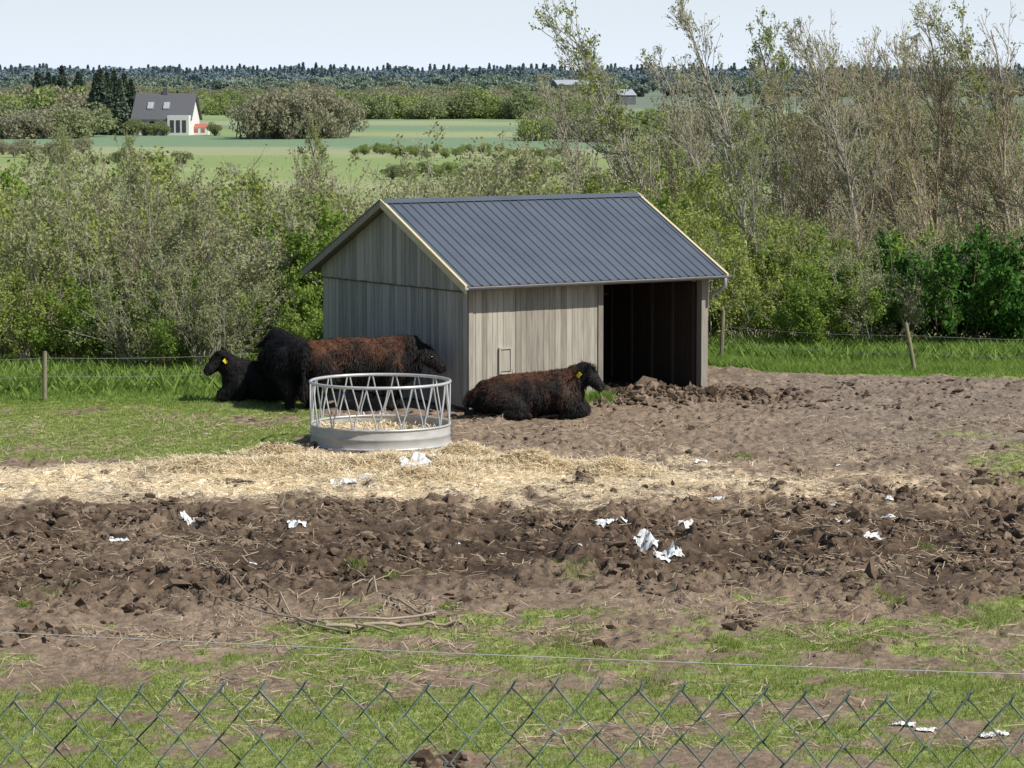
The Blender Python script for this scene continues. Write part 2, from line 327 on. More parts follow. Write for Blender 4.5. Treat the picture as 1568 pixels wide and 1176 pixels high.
def build_shed():
    r=np.random.default_rng(9)
    ge=Geo();xx=0.0
    while xx<2.60:
        w=min(r.uniform(.105,.125),2.62-xx)
        ge.box((xx+.003,-.022-r.random()*.006,.02+r.random()*.03),(xx+w-.003,0,rz_(0)-.06),0,r.random());xx+=w
    ge.box((-.024,-.039,.0),(.06,-.032,rz_(0)-.12),0,.35)
    link(ge.build('front_wall',[M_wood],False),'front_wall',SH)
    ge=Geo();a=.60
    ge.box((a,-.05,.62),(a+.2,-.034,.97),0,.6)
    for q in [((a-.03,-.065,.6),(a,-.034,.99)),((a+.2,-.065,.6),(a+.23,-.034,.99)),((a-.03,-.065,.99),(a+.23,-.034,1.02)),((a-.03,-.065,.57),(a+.23,-.034,.6))]: ge.box(*q,0,.9)
    link(ge.build('wall_hatch',[M_wood],False),'wall_hatch',SH)
    def gable(x0,x1,out,name,mt):
        ge=Geo();yy=0.0
        while yy<Dp-.001:
            w=min(r.uniform(.11,.15),Dp-yy);y0=yy+.004;y1=yy+w-.004;t=r.random();j=r.random()*.007*out
            ge.box((min(x0,x1+j),y0,.02+.04*r.random()),(max(x0,x1+j),y1,2.06),0,t);
            t=r.random();zt0=rz_(y0)-.06;zt1=rz_(y1)-.06;xo=x1+.03*out+j;zb=2.0-.02*r.random()
            if min(zt0,zt1)>zb+.02:
                xa,xb=sorted((x1+.008*out,xo))
                ge.hexa([(xa,y0,zb),(xb,y0,zb),(xb,y1,zb),(xa,y1,zb),(xa,y0,zt0),(xb,y0,zt0),(xb,y1,zt1),(xa,y1,zt1)],0,t)
            yy+=w
        xa,xb=sorted((x1+.008*out,x1+.035*out));ge.box((xa,.02,1.962),(xb,Dp-.02,1.976),1,.9)
        ge.hexa([(x0-.001,0.01,2.05),(x0+.03*-out,0.01,2.05),(x0+.03*-out,Dp-.01,2.05),(x0-.001,Dp-.01,2.05),(x0-.001,Dp/2-.1,RD-.12),(x0+.03*-out,Dp/2-.1,RD-.12),(x0+.03*-out,Dp/2+.1,RD-.12),(x0-.001,Dp/2+.1,RD-.12)],1,.5)
        link(ge.build(name,mt,False),name,SH)
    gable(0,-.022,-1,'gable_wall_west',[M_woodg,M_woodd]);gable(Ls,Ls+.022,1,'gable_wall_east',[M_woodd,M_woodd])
    ge=Geo();xx=0.0
    while xx<Ls-.01:
        w=min(.13,Ls-xx);ge.box((xx+.001,Dp-.0,.0),(xx+w-.001,Dp+.022,rz_(Dp)-.06),0,r.random());xx+=w
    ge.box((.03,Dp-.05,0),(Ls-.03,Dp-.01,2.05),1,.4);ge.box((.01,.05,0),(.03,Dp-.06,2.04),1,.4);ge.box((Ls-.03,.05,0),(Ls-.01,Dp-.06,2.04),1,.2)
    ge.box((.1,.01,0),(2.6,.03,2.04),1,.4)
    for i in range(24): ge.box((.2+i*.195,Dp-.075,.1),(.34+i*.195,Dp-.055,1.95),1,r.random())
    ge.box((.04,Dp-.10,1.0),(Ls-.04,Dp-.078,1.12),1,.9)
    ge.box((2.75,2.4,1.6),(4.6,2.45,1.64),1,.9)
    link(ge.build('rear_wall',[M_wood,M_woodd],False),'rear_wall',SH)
    ge=Geo();ge.box((.04,.02,.0),(Ls-.04,Dp-.12,.05));link(ge.build('dirt_floor',[M_nail],False),'dirt_floor',SH)
    ge=Geo()
    ge.box((2.62,-.05,0),(2.72,.08,2.02),0,.3)
    ge.box((Ls-.12,-.05,0),(Ls+.02,.09,2.02),0,.6)
    ge.box((2.5,-.075,2.0),(Ls+.05,-.052,2.09),0,.95)
    ge.box((2.62,-.045,2.022),(Ls+.02,.06,2.14),0,.1)
    ge.hexa([(Ls-.30,-.03,1.98),(Ls-.24,-.03,1.98),(Ls-.24,.03,1.98),(Ls-.30,.03,1.98),(Ls-.30,-.03,2.018),(Ls-.22,-.03,2.018),(Ls-.22,.03,2.018),(Ls-.30,.03,2.018)],0,.6)
    for i in range(7): ge.box((Ls-.055,.25+i*.62,.06),(Ls-.031,.31+i*.62,2.0),1,.9)
    link(ge.build('door_frame',[M_frame,M_woodd],False),'door_frame',SH)
    xo=.24;x0=-xo;x1=Ls+xo;pts=[];p=x0;pt=.187
    while p<x1-.07:
        pts+= [(p,0),(p+.10,0),(p+.112,.02),(p+.132,.02),(p+.144,0)];p+=pt
    pts.append((x1,0));pts=np.array(pts);ge=Geo();m=len(pts)
    for e,rr in ((-.30,Dp/2),(Dp+.30,Dp/2)):
        V=[];
        for yy in (e,rr): V+= [(a,yy,rz_(yy)+.02+b) for a,b in pts]
        F=[(i,i+1,m+i+1,m+i) for i in range(m-1)]
        if e>0: F=[f[::-1] for f in F]
        ge.add(V,F,0,.5)
    link(ge.build('roof_sheets',[M_roof],False),'roof_sheets',SH)
    ge=Geo()
    for s in (-1,1):
        ya=Dp/2;yb=Dp/2+s*.14
        q=[(x0-.01,ya,RD+.05),(x1+.01,ya,RD+.05),(x1+.01,yb,rz_(yb)+.05),(x0-.01,yb,rz_(yb)+.05)]
        ge.add(q,[(0,1,2,3)] if s>0 else [(3,2,1,0)],0,.3)
    link(ge.build('ridge_cap',[M_roof],False),'ridge_cap',SH)
    ge=Geo()
    for s in (-1,1):
        ye=-.27 if s<0 else Dp+.27;yr=Dp/2
        za,zb=-.035,.01
        ge.hexa([(x0+.04,ye,rz_(ye)+za),(x1-.04,ye,rz_(ye)+za),(x1-.04,yr,RD+za),(x0+.04,yr,RD+za),(x0+.04,ye,rz_(ye)+zb),(x1-.04,ye,rz_(ye)+zb),(x1-.04,yr,RD+zb),(x0+.04,yr,RD+zb)],0,.3)
    ge.box((x0+.04,-.305,rz_(-.3)-.05),(x1-.04,-.285,rz_(-.3)+.012),0,.4)
    link(ge.build('roof_deck',[M_frame],False),'roof_deck',SH)
    ge=Geo()
    for xa,xb in ((x0-.03,x0+.005),(x1-.005,x1+.03)):
        for s in (-1,1):
            ye=-.31 if s<0 else Dp+.31;yr=Dp/2
            lo,hi=-.095,.022
            ge.hexa([(xa,ye,rz_(ye)+lo),(xb,ye,rz_(ye)+lo),(xb,yr,RD+lo),(xa,yr,RD+lo),(xa,ye,rz_(ye)+hi),(xb,ye,rz_(ye)+hi),(xb,yr,RD+hi),(xa,yr,RD+hi)],0 if s<0 else 1,.5)  # back-slope boards use grey timber, so their shade is painted in
            lo,hi=.026,.048
            ge.hexa([(xa-.008,ye,rz_(ye)+lo),(xb+.01,ye,rz_(ye)+lo),(xb+.01,yr,RD+lo),(xa-.008,yr,RD+lo),(xa-.008,ye,rz_(ye)+hi),(xb+.01,ye,rz_(ye)+hi),(xb+.01,yr,RD+hi),(xa-.008,yr,RD+hi)],0 if s<0 else 2,.5)
    link(ge.build('rake_boards',[M_rake,M_frame,M_roof],False),'rake_boards',SH)
    ge=Geo();a=np.linspace(math.pi,2*math.pi,9);gy=-.352;gz_=rz_(-.3)+.005
    prof=np.stack([gy+.042*np.cos(a),gz_+.042*np.sin(a)],1);k=len(prof)
    V=[(x0-.02,*q) for q in prof]+[(x1+.05,*q) for q in prof]
    ge.add(V,[(i,i+1,k+i+1,k+i) for i in range(k-1)],0,.5)
    ge.tubes([[(x0-.02,gy-.042,gz_),(x1+.05,gy-.042,gz_)]],.006,6)
    link(ge.build('rain_gutter',[M_gut],True),'rain_gutter',SH)
    ge=Geo();ge.tubes([[(x1-.08,gy,gz_-.03),(x1-.08,gy,gz_-.16),(x1-.10,gy+.12,gz_-.26),(x1-.12,-.06,gz_-.32),(x1-.12,-.04,gz_-.40)]],.036,10)
    link(ge.build('downpipe',[M_galv],True),'downpipe',SH)
build_shed()
# ---------------------------------------------------------------- feeder
def feeder():
    c=G(578,692);ct=np.array([c[0],c[1]+1.05]);R=1.06
    E=empty('hay_ring_feeder',(ct[0],ct[1],.0))
    n=72;a=np.linspace(0,2*np.pi,n+1)
    def ring(z,rad,rr,ge): ge.tubes([np.stack([np.cos(a)*rad,np.sin(a)*rad,0*a+z],1)],rr,8)
    ge=Geo()
    V=[];ps=[(R,0.0),(R+.012,.015),(R,.03),(R,.15),(R+.012,.165),(R,.18),(R,.31)]
    for rad,z in ps: V+= [(np.cos(t)*rad,np.sin(t)*rad,z) for t in a[:-1]]
    F=[(j*n+i,j*n+(i+1)%n,(j+1)*n+(i+1)%n,(j+1)*n+i) for j in range(len(ps)-1) for i in range(n)]
    ge.add(V,F);link(ge.build('skirt_panel',[M_skirt],True),'skirt_panel',E)
    ge=Geo();ring(.31,R,.018,ge);ring(0.02,R,.018,ge);ring(.95,R,.024,ge);link(ge.build('rails',[M_galv],True),'rails',E)
    ge=Geo();K=18
    for i in range(K):
        t0=2*np.pi*i/K;p=2*np.pi/K
        def q(t,z): return (np.cos(t)*R,np.sin(t)*R,z)
        ge.tubes([[q(t0+.06*p,.94),q(t0+.16*p,.76),q(t0+.42*p,.44),q(t0+.46*p,.32)]],.013,6)
        ge.tubes([[q(t0+.94*p,.94),q(t0+.84*p,.76),q(t0+.58*p,.44),q(t0+.54*p,.32)]],.013,6)
    link(ge.build('slant_bars',[M_galv],True),'slant_bars',E)
feeder()
# ---------------------------------------------------------------- cattle
def furmat(name,brown):
    m,nt,ns,ls,b=mat(name)
    tc=N(ns,'ShaderNodeTexCoord');no=N(ns,'ShaderNodeTexNoise');no.inputs['Scale'].default_value=2.4;no.inputs['Detail'].default_value=4
    ls.new(tc.outputs['Object'],no.inputs['Vector'])
    at=N(ns,'ShaderNodeAttribute',attribute_name='tint')
    m1=N(ns,'ShaderNodeMath',operation='MULTIPLY_ADD');ls.new(at.outputs['Fac'],m1.inputs[0]);m1.inputs[1].default_value=.55*brown;m1.inputs[2].default_value=-.30
    m2=N(ns,'ShaderNodeMath',operation='ADD');ls.new(m1.outputs[0],m2.inputs[0]);ls.new(no.outputs['Fac'],m2.inputs[1])
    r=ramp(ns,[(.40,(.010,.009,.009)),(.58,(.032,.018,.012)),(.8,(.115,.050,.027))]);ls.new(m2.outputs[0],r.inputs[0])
    ls.new(r.outputs[0],b.inputs['Base Color']);b.inputs['Roughness'].default_value=.75;b.inputs['Specular IOR Level'].default_value=.25
    return m
M_fur=furmat('cattle_fur_brown',1.0);M_furb=furmat('cattle_fur_black',.1)
M_tag=simple('ear_tag_yellow',(.75,.6,.02),(.85,.7,.04),3,.4)
M_hoof=simple('hoof_muzzle',(.02,.018,.018),(.05,.045,.04),5,.5)
M_eye=simple('eye_dark',(.01,.006,.004),(.015,.01,.008),5,.1,spec=.6)
def chain(pts,step=.3):
    out=[]
    for (a,b) in zip(pts[:-1],pts[1:]):
        a=np.array(a,float);b=np.array(b,float);L=np.linalg.norm(a[:3]-b[:3]);n=max(2,int(L/(step*min(a[3],b[3]))))
        for t in np.linspace(0,1,n+1): out.append(a*(1-t)+b*t)
    return out
def cattle(name,chains,head,mz,loc,rz,sc,fur,tag_side,back_z,seed,furlen=.09):
    E=empty(name,loc,rz);E.scale=(sc,)*3
    r=np.random.default_rng(seed);Vs=[];Fs=[];o=0
    for ch,sy in chains:
        for q in chain(ch):
            V=IV2*np.array([q[3],q[3]*sy,q[3]])+q[:3];Vs.append(V);Fs.append(IF2+o);o+=len(V)
    g=Geo();g.add(np.concatenate(Vs),np.concatenate(Fs));me=g.build('tmp',[])
    ob=link(me,'tmp');md=ob.modifiers.new('r','REMESH');md.mode='VOXEL';md.voxel_size=.024
    s=ob.modifiers.new('s','SMOOTH');s.iterations=7;s.factor=.5
    dg=bpy.context.evaluated_depsgraph_get();ev=ob.evaluated_get(dg);em=ev.to_mesh()
    V=np.zeros(len(em.vertices)*3);em.vertices.foreach_get('co',V);V=V.reshape(-1,3)
    F=np.array([list(p.vertices) for p in em.polygons if len(p.vertices)==4])
    Nn=np.zeros(len(em.vertices)*3);em.vertices.foreach_get('normal',Nn);Nn=Nn.reshape(-1,3)
    ev.to_mesh_clear();bpy.data.objects.remove(ob)
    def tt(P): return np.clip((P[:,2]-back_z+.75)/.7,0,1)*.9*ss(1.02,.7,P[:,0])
    V=V+Nn*(.045*(fbm(V[:,0]*2+V[:,1],V[:,2]*1.2,.22,seed,3)-.5))[:,None]
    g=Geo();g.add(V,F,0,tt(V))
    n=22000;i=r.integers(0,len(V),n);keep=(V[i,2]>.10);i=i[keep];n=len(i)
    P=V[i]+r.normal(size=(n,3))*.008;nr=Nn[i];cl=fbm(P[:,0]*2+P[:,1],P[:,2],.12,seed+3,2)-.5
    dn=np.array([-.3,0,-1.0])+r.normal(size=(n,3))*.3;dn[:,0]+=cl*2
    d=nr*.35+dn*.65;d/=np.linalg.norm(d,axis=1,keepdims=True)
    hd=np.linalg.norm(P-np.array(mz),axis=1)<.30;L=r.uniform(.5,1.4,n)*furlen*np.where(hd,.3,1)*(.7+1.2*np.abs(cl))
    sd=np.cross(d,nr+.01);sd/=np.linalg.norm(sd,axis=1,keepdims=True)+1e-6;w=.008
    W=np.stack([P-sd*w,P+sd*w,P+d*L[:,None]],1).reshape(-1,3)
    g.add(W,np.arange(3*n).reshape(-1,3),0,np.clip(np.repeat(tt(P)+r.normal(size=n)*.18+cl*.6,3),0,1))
    link(g.build('body',[fur],True),'body',E)
    pol=np.array(head);mz=np.array(mz)
    hdv=mz-pol;hdv/=np.linalg.norm(hdv);side=np.cross(hdv,[0,0,1]);side/=np.linalg.norm(side);up=np.cross(side,hdv)
    g=Geo()
    for s in (-1,1):
        b=pol+side*s*.11+up*.02;tip=b+side*s*.21-up*.05-hdv*.03;mid=(b+tip)/2
        Ve=[b+up*.03,mid+up*.06,tip,mid-up*.065,b-up*.04,mid+hdv*.03]
        g.add(Ve,[(0,1,5),(1,2,5),(2,3,5),(3,4,5),(4,0,5),(1,0,4),(1,4,3),(1,3,2)],0,.05)
        n=160;t=r.random(n);P=b+(tip-b)*t[:,None]+up*r.uniform(-.05,.04,n)[:,None]
        blades(P-np.array([0,0,.0]),-r.uniform(.03,.08,n),np.full(n,.012),.5,r,g)
    n=500;P=pol+r.normal(size=(n,3))*np.array([.05,.06,.03])+up*.10;d=hdv*.5-up*.1+r.normal(size=(n,3))*.5;W=np.stack([P-side*.008,P+side*.008,P+d*.10],1).reshape(-1,3)
    g.add(W,np.arange(3*n).reshape(-1,3),0,.15)
    link(g.build('ears',[fur],False),'ears',E)
    g=Geo()
    for s in (-1,1):
        c=pol+hdv*.17+side*s*.125+up*.035;g.add(IV2*.024+c,IF2,0)
    link(g.build('eyes',[M_eye],True),'eyes',E)
    g=Geo();g.add(IV2*np.array([.06,.085,.068])+mz+hdv*.035-up*.01,IF2,0)
    link(g.build('muzzle',[M_hoof],True),'muzzle',E)
    if tag_side:
        g=Geo()
        for s in tag_side:
            c=pol+side*s*.27-up*.03+hdv*.05
            a1=hdv*.035;a2=up*.045;a3=side*.006
            g.hexa([c-a1-a2-a3,c+a1-a2-a3,c+a1-a2+a3,c-a1-a2+a3,c-a1+a2-a3,c+a1+a2-a3,c+a1+a2+a3,c-a1+a2+a3])
        link(g.build('ear_tag',[M_tag],False),'ear_tag',E)
    return E
def standing(name,loc,rz,sc,fur,tags,seed,hz=0,hy=0,furlen=.10):
    pol=(1.10,hy*.5,1.08+hz);mz=(1.40,hy,.80+hz)
    ch=[([(-.82,0,.88,.30),(-.55,0,.86,.38),(0,0,.80,.42),(.45,0,.79,.42),(.74,0,.82,.34)],.78),
        ([(-.86,0,1.02,.17),(-.3,0,1.06,.19),(.3,0,1.06,.19),(.68,0,1.10,.19),(.9,hy*.2,1.10,.19)],.95),
        ([(.68,0,.86,.32),(.92,hy*.3,.98+hz*.5,.27),(1.06,hy*.45,1.03+hz,.20)],.78),
        ([(1.06,hy*.45,1.07+hz,.175),(1.20,hy*.6,.99+hz,.16),(1.35,hy*.95,.86+hz,.105),(1.41,hy,.80+hz,.095)],.88),
        ([(.70,0,.66,.23),(.95,0,.72,.15)],.7)]
    for s in (-1,1):
        dx=.06*s
        ch.append(([(.56,s*.19,.76,.22),(.58+dx,s*.20,.54,.16),(.60+dx,s*.19,.36,.10),(.58+dx,s*.19,.14,.075),(.62+dx,s*.19,.06,.085)],1))
        ch.append(([(-.66,s*.17,.82,.28),(-.56-dx,s*.22,.60,.20),(-.80-dx,s*.20,.42,.105),(-.77-dx,s*.19,.15,.075),(-.72-dx,s*.19,.06,.085)],1))
    ch.append(([(-1.03,0,1.05,.06),(-1.12,0,.95,.05),(-1.13,.02,.55,.045),(-1.12,.03,.34,.08),(-1.10,.03,.24,.04)],1))
    return cattle(name,ch,pol,mz,loc,rz,sc,fur,tags,1.15,seed,furlen)
def lying(name,loc,rz,sc,fur,tags,seed,hy=-.16,up=0.):
    pol=(.98,hy*.25,.84+up);mz=(1.24,hy,.57+up)
    ch=[([(-.80,0.03,.32,.30),(-.5,.02,.38,.38),(0,0,.37,.39),(.45,0,.42,.38),(.68,0,.46,.31)],.98),
        ([(-.8,0.03,.50,.17),(-.3,0,.60,.18),(.3,0,.66,.17),(.62,0,.70,.19)],.95),
        ([(.60,0,.52,.31),(.80,0,.68+up*.4,.26),(.93,hy*.1,.78+up,.20)],.82),
        ([(.95,hy*.2,.83+up,.175),(1.06,hy*.45,.75+up,.16),(1.19,hy*.95,.62+up,.105),(1.25,hy,.57+up,.095)],.9)]
    for s in (-1,1):
        ch.append(([(.60,s*.24,.36,.22),(.82,s*.26,.22,.13),(.98,s*.26,.13,.10),(.86,s*.28,.09,.075),(.66,s*.29,.08,.07),(.58,s*.29,.07,.07)],1))
    ch.append(([(-.62,-.2,.36,.27),(-.30,-.38,.28,.18),(-.12,-.44,.19,.13),(-.36,-.50,.11,.09),(-.12,-.53,.08,.07),(.02,-.53,.07,.07)],1))
    ch.append(([(-.62,.25,.32,.22),(-.35,.36,.2,.15),(-.5,.40,.1,.07)],1))
    ch.append(([(-1.06,0,.42,.06),(-1.15,-.03,.28,.05),(-1.12,-.15,.12,.05),(-1.0,-.28,.07,.07)],1))
    return cattle(name,ch,pol,mz,loc,rz,sc,fur,tags,.78,seed,.085)
p=G(812,640);lying('cow',(p[0]-.0,p[1]+.15,-.0),math.radians(-4),.92,M_fur,(1,),11)
p=A(560,600,51.05);standing('cow',(p[0]-.12,51.15,0),math.radians(2),.97,M_fur,(),12,-.08)
p=A(440,600,51.6);standing('cow',(p[0]+.02,51.75,0),math.radians(108),.98,M_furb,(),13,-.1)
p=A(412,600,52.4);lying('calf',(p[0]+.0,52.5,0),math.radians(184),.84,M_furb,(1,-1),14,.14,.06)
# ---------------------------------------------------------------- plastic rags
M_pl=simple('torn_plastic_wrap',(.60,.61,.61),(.82,.83,.83),6,.4,0,.3,tintw=.2,spec=.5)
rags=[(645,718,.36),(672,728,.24),(525,742,.2),(560,735,.24),(922,715,.2),(300,792,.18),(182,826,.14),(455,808,.14),(1097,758,.16),(930,800,.18),(962,800,.12),(1015,790,.12),(990,838,.17),(1025,845,.19),(1020,860,.14),(1050,806,.17),(1335,822,.18),(1310,829,.12),(1360,790,.12),(1290,800,.12),(1385,1112,.10),(1420,1118,.09),(1520,1128,.14),(1070,710,.12)]
_r=np.random.default_rng(5)
for i in range(22): rags.append((_r.uniform(880,1450) if i%3 else _r.uniform(80,850),_r.uniform(710,860),_r.uniform(.025,.06)))
for i,(px,py,s) in enumerate(rags):
    r=np.random.default_rng(i+50);c=G(px,py);n=12
    u,v=np.meshgrid(np.linspace(-1,1,n),np.linspace(-1,1,n))
    an=r.uniform(-.6,.6);f=.6+.5*vn(u,v,.7,i)
    X=u*s*f;Y=v*s*.7*f;Z=s*(.7*np.abs(fbm(u,v,.8,i,3)-.35)**.8)*(1.15-np.hypot(u,v)*.7)+r.normal(size=u.shape)*s*.05
    X2=X*np.cos(an)-Y*np.sin(an)+r.normal(size=u.shape)*s*.04;Y2=X*np.sin(an)+Y*np.cos(an)
    gh=gz(c[0]+X2,c[1]+Y2)
    V=np.stack([X2,Y2,gh+np.maximum(Z,0)+.012],-1).reshape(-1,3);idx=np.arange(n*n).reshape(n,n)
    F=np.stack([idx[:-1,:-1],idx[:-1,1:],idx[1:,1:],idx[1:,:-1]],-1).reshape(-1,4)
    F=F[r.random(len(F))>.06]
    g=Geo();g.add(V,F);link(g.build('plastic_scrap',[M_pl],False),'plastic_scrap',None,(c[0],c[1],0))
# ---------------------------------------------------------------- fallen branch
def path(pts,n=14,w=.03,z=.04,rng=R0):
    pts=np.array([G(*q)[:2] for q in pts]);t=np.linspace(0,len(pts)-1,n);i=np.arange(len(pts))
    P=np.stack([np.interp(t,i,pts[:,0]),np.interp(t,i,pts[:,1])],1)+rng.normal(size=(n,2))*w
    return np.concatenate([P,(gz(P[:,0],P[:,1])+z+np.abs(rng.normal(size=n))*.02)[:,None]],1)
g=Geo()
for pts,r1,r2 in [([(300,850),(360,905),(440,950),(500,968),(545,974)],.006,.017),([(505,968),(590,965),(650,960),(712,962)],.022,.015),([(340,868),(420,915),(480,962),(600,972)],.005,.014),
    ([(535,862),(570,905),(620,935),(668,955)],.008,.017),([(300,905),(350,930),(450,955),(560,958),(665,950)],.005,.015),([(540,905),(585,890),(640,880)],.008,.004),([(575,948),(600,925),(650,935)],.009,.005),([(250,880),(330,868),(350,890)],.003,.005),([(480,925),(500,950),(480,965)],.004,.006),([(668,955),(640,920),(600,905)],.009,.004),([(380,850),(440,880),(470,905)],.006,.004),([(430,760),(450,810),(400,805)],.005,.004),([(690,745),(730,750),(780,745)],.008,.005)]:
    P=path(pts);g.tubes([P],np.linspace(r1,r2,len(P)),5)
link(g.build('fallen_branch',[M_barkt],True),'fallen_branch')
# ---------------------------------------------------------------- chain link fence
def chainlink():
    Y0=5.0;w=.0345;h=.0400
    E=empty('chain_link_fence',(0,0,0))
    M=simple('green_pvc_wire',(.12,.17,.145),(.21,.27,.24),40,.5,0,0,tintw=.3)
    base=3.57
    top=lambda x: CAMH-1.020+.012*np.cos(x*2.2+.3)-.012*x*x+.003*np.sin(x*19)
    n=30
    xs=np.arange(-60,61)
    g=Geo();Ps=[]
    for j in xs:
        ph=j%2;x0=j*w
        k=np.arange(n);xx=x0+np.where((k+ph)%2==0,0,w);zt=top(x0+w/2)
        sub=[]
        for a in range(n):
            jx=.0016*math.sin(j*1.7+a*2.1)+.004*math.sin(j*.21+a*.13);sub.append((xx[a]+jx,Y0+(.003 if (a+ph)%2 else -.003),zt-a*h+ .0014*math.sin(a*3+j)+.003*math.sin(j*.33)))
        ext=(sub[0][0]+(-.008 if ph else .008)*(1 if xx[0]==x0 else -1),Y0+.004,sub[0][2]+.014)
        Ps.append([ext]+sub)
    g.tubes(Ps,.0022,6);link(g.build('mesh_wires',[M],True),'mesh_wires',E)
    g=Geo()
    for zz in (base+.5,base+.08):
        X=np.linspace(-2.07,2.07,40);g.tubes([np.stack([X,0*X+Y0+.006,(top(X)-top(0))+zz],1)],.0014,6)
    for xp in (-2.07,2.07): 
        g.tubes([[(xp,Y0+.03,base-.3),(xp,Y0+.03,base+1.1)]],.022,12)
    link(g.build('posts',[M],True),'posts',E)
    g=Geo();E2=empty('electric_wire_fence')
    X=np.linspace(-4.5,4.5,60);q=[A(80,972,14),A(760,1003,14),A(1568,1032,14)]
    zz=np.polyval(np.polyfit([v[0] for v in q],[v[2] for v in q],2),X);Pw=np.stack([X,0*X+14,zz],1)
    g.tubes([Pw],.0021,5);link(g.build('wire',[M_galv],True),'wire',E2)
    g=Geo()
    for i in (0,-1):
        b=Pw[i];z0=float(ter(b[0],14));g.tubes([[(b[0],14.03,z0-.2),(b[0],14.03,b[2]+.05)]],.03,8)
    link(g.build('posts',[M_frame],True),'posts',E2)
chainlink()
# ---------------------------------------------------------------- pasture fences
M_post=simple('fence_post_wood',(.17,.155,.10),(.30,.28,.18),8,.9,0,.3)
M_wire=simple('fence_wire',(.22,.22,.21),(.34,.34,.33),8,.5,.3)
def wfence(line,posts,zs):
    E=empty('pasture_fence');g=Geo()
    for x,y,hh,l in posts:
        z0=float(ter(x,y));g.tubes([[(x,y,z0-.1),(x+l*.5,y,z0+hh*.5),(x+l,y,z0+hh)]],[.042,.04,.038],8)
        g.add(IV*np.array([.037,.037,.01])+np.array([x+l,y,z0+hh]),IF)
    link(g.build('posts',[M_post],True),'posts',E);g=Geo();line=np.array(line)
    for z in zs:
        P=[]
        for a,b in zip(line[:-1],line[1:]):
            for t in np.linspace(0,1,8)[:-1]:
                q=a*(1-t)+b*t;P.append((q[0],q[1],float(ter(q[0],q[1]))+z-.05*math.sin(math.pi*t)))
        P.append((line[-1][0],line[-1][1],float(ter(*line[-1]))+z));g.tubes([P],.0035,4)
    link(g.build('wires',[M_wire],True),'wires',E)
pl=G(68,614);x0,y0=pl[:2]
wfence([(x0-5,y0-.9),(x0,y0),(x0+4.2,y0+1.3),(x0+8.2,y0+3.4)],[(x0-5,y0-.9,.8,0),(x0,y0,.85,.02),(x0+4.2,y0+1.3,.8,0),(x0+8.2,y0+3.4,.8,0)],[.42,.74])
pr=G(1402,569);p2=G(1104,553)
wfence([(p2[0],p2[1]),(pr[0],pr[1]),(pr[0]+4,pr[1]-.6)],[(p2[0],p2[1],.99,.04),(pr[0],pr[1],.92,-.20),(pr[0]+4,pr[1]-.6,.85,0)],[.35,.68])
# ---------------------------------------------------------------- vegetation
def nrm(v): return v/(np.linalg.norm(v,axis=-1,keepdims=True)+1e-9)
def grow(S,D,L,ns,jit,up,r,wind=(0,0,0)):
    P=[S];d=D;wind=np.array(wind)
    for i in range(ns):
        d=nrm(d+jit*r.normal(size=S.shape)+np.array([0,0,up])+wind);P.append(P[-1]+d*(L/ns)[:,None])
    return np.stack(P,1)
def spawn(P,L,R,n,t0,t1,spread,lf,r,rf=.5):
    N_,m,_=P.shape;i=r.integers(0,N_,n);t=r.uniform(t0,t1,n)*(m-1);k=np.minimum(t.astype(int),m-2);f=(t-k)[:,None]
    S=P[i,k]*(1-f)+P[i,k+1]*f;pd=nrm(P[i,k+1]-P[i,k]);D=nrm(pd+spread*nrm(r.normal(size=(n,3))))
    l=L[i]*lf*r.uniform(.6,1.2,n)*(1.15-.6*t/(m-1));rr=R[i]*(1-.75*t/(m-1))*rf
    return S,D,l,rr
def leaves(P,n,size,sprd,r,g,mi,t0=.3,asp=.6):
    N_,m,_=P.shape;i=r.integers(0,N_,n);t=r.uniform(t0,1,n)*(m-1);k=np.minimum(t.astype(int),m-2);f=(t-k)[:,None]
    C=P[i,k]*(1-f)+P[i,k+1]*f+r.normal(size=(n,3))*sprd
    a=nrm(r.normal(size=(n,3)));b=nrm(np.cross(a,r.normal(size=(n,3))));s=(size*r.uniform(.6,1.3,n))[:,None]
    V=np.stack([C-a*s*.5,C+b*s*asp*.5,C+a*s*.5,C-b*s*asp*.5],1).reshape(-1,3)
    tn=np.clip(fbm(C[:,0]+C[:,1]*.5,C[:,2],.6,5,2)*.7+r.random(n)*.4-.05,0,1)
    g.add(V,np.arange(4*n).reshape(-1,4),mi,np.repeat(tn,4))
def tap(R,m,e=.2): return R[:,None]*np.linspace(1,e,m)[None]
def tree(name,seed,H,r0,lean,n1,n2,n3,nl,ls,mb,ml,spread=.8,t0=.2,wind=(0,0,0),lf=.38,minr=.006):
    r=np.random.default_rng(seed);g=Geo()
    S=np.zeros((1,3));D=nrm(np.array([[lean[0],lean[1],1.0]]));L=np.array([H*1.03]);R=np.array([r0])
    P0=grow(S,D,L,12,.07,.02,r,wind);g.tubes(P0,tap(R,13,.2),7,0,.5)
    S,D,l1,r1=spawn(P0,L,R,n1,t0,.97,spread,lf,r,.5);P1=grow(S,D,l1,6,.13,.14,r,wind);g.tubes(P1,np.maximum(tap(r1,7,.3),minr),4,0,.5)
    S,D,l2,r2=spawn(P1,l1,r1,n2,.15,1,.75,.5,r,.6);P2=grow(S,D,l2,4,.16,.12,r,wind);g.tubes(P2,np.maximum(tap(r2,5,.4),minr),3,0,.5)
    S,D,l3,r3=spawn(P2,l2,r2,n3,.2,1,.7,.6,r,.6);P3=grow(S,D,l3,2,.2,.08,r,wind);g.tubes(P3,np.maximum(tap(r3,3,.5),minr*.7),3,0,.6)
    if nl: leaves(P3,nl,ls,ls*.7,r,g,1)
    return g.build(name,[mb,ml],True)
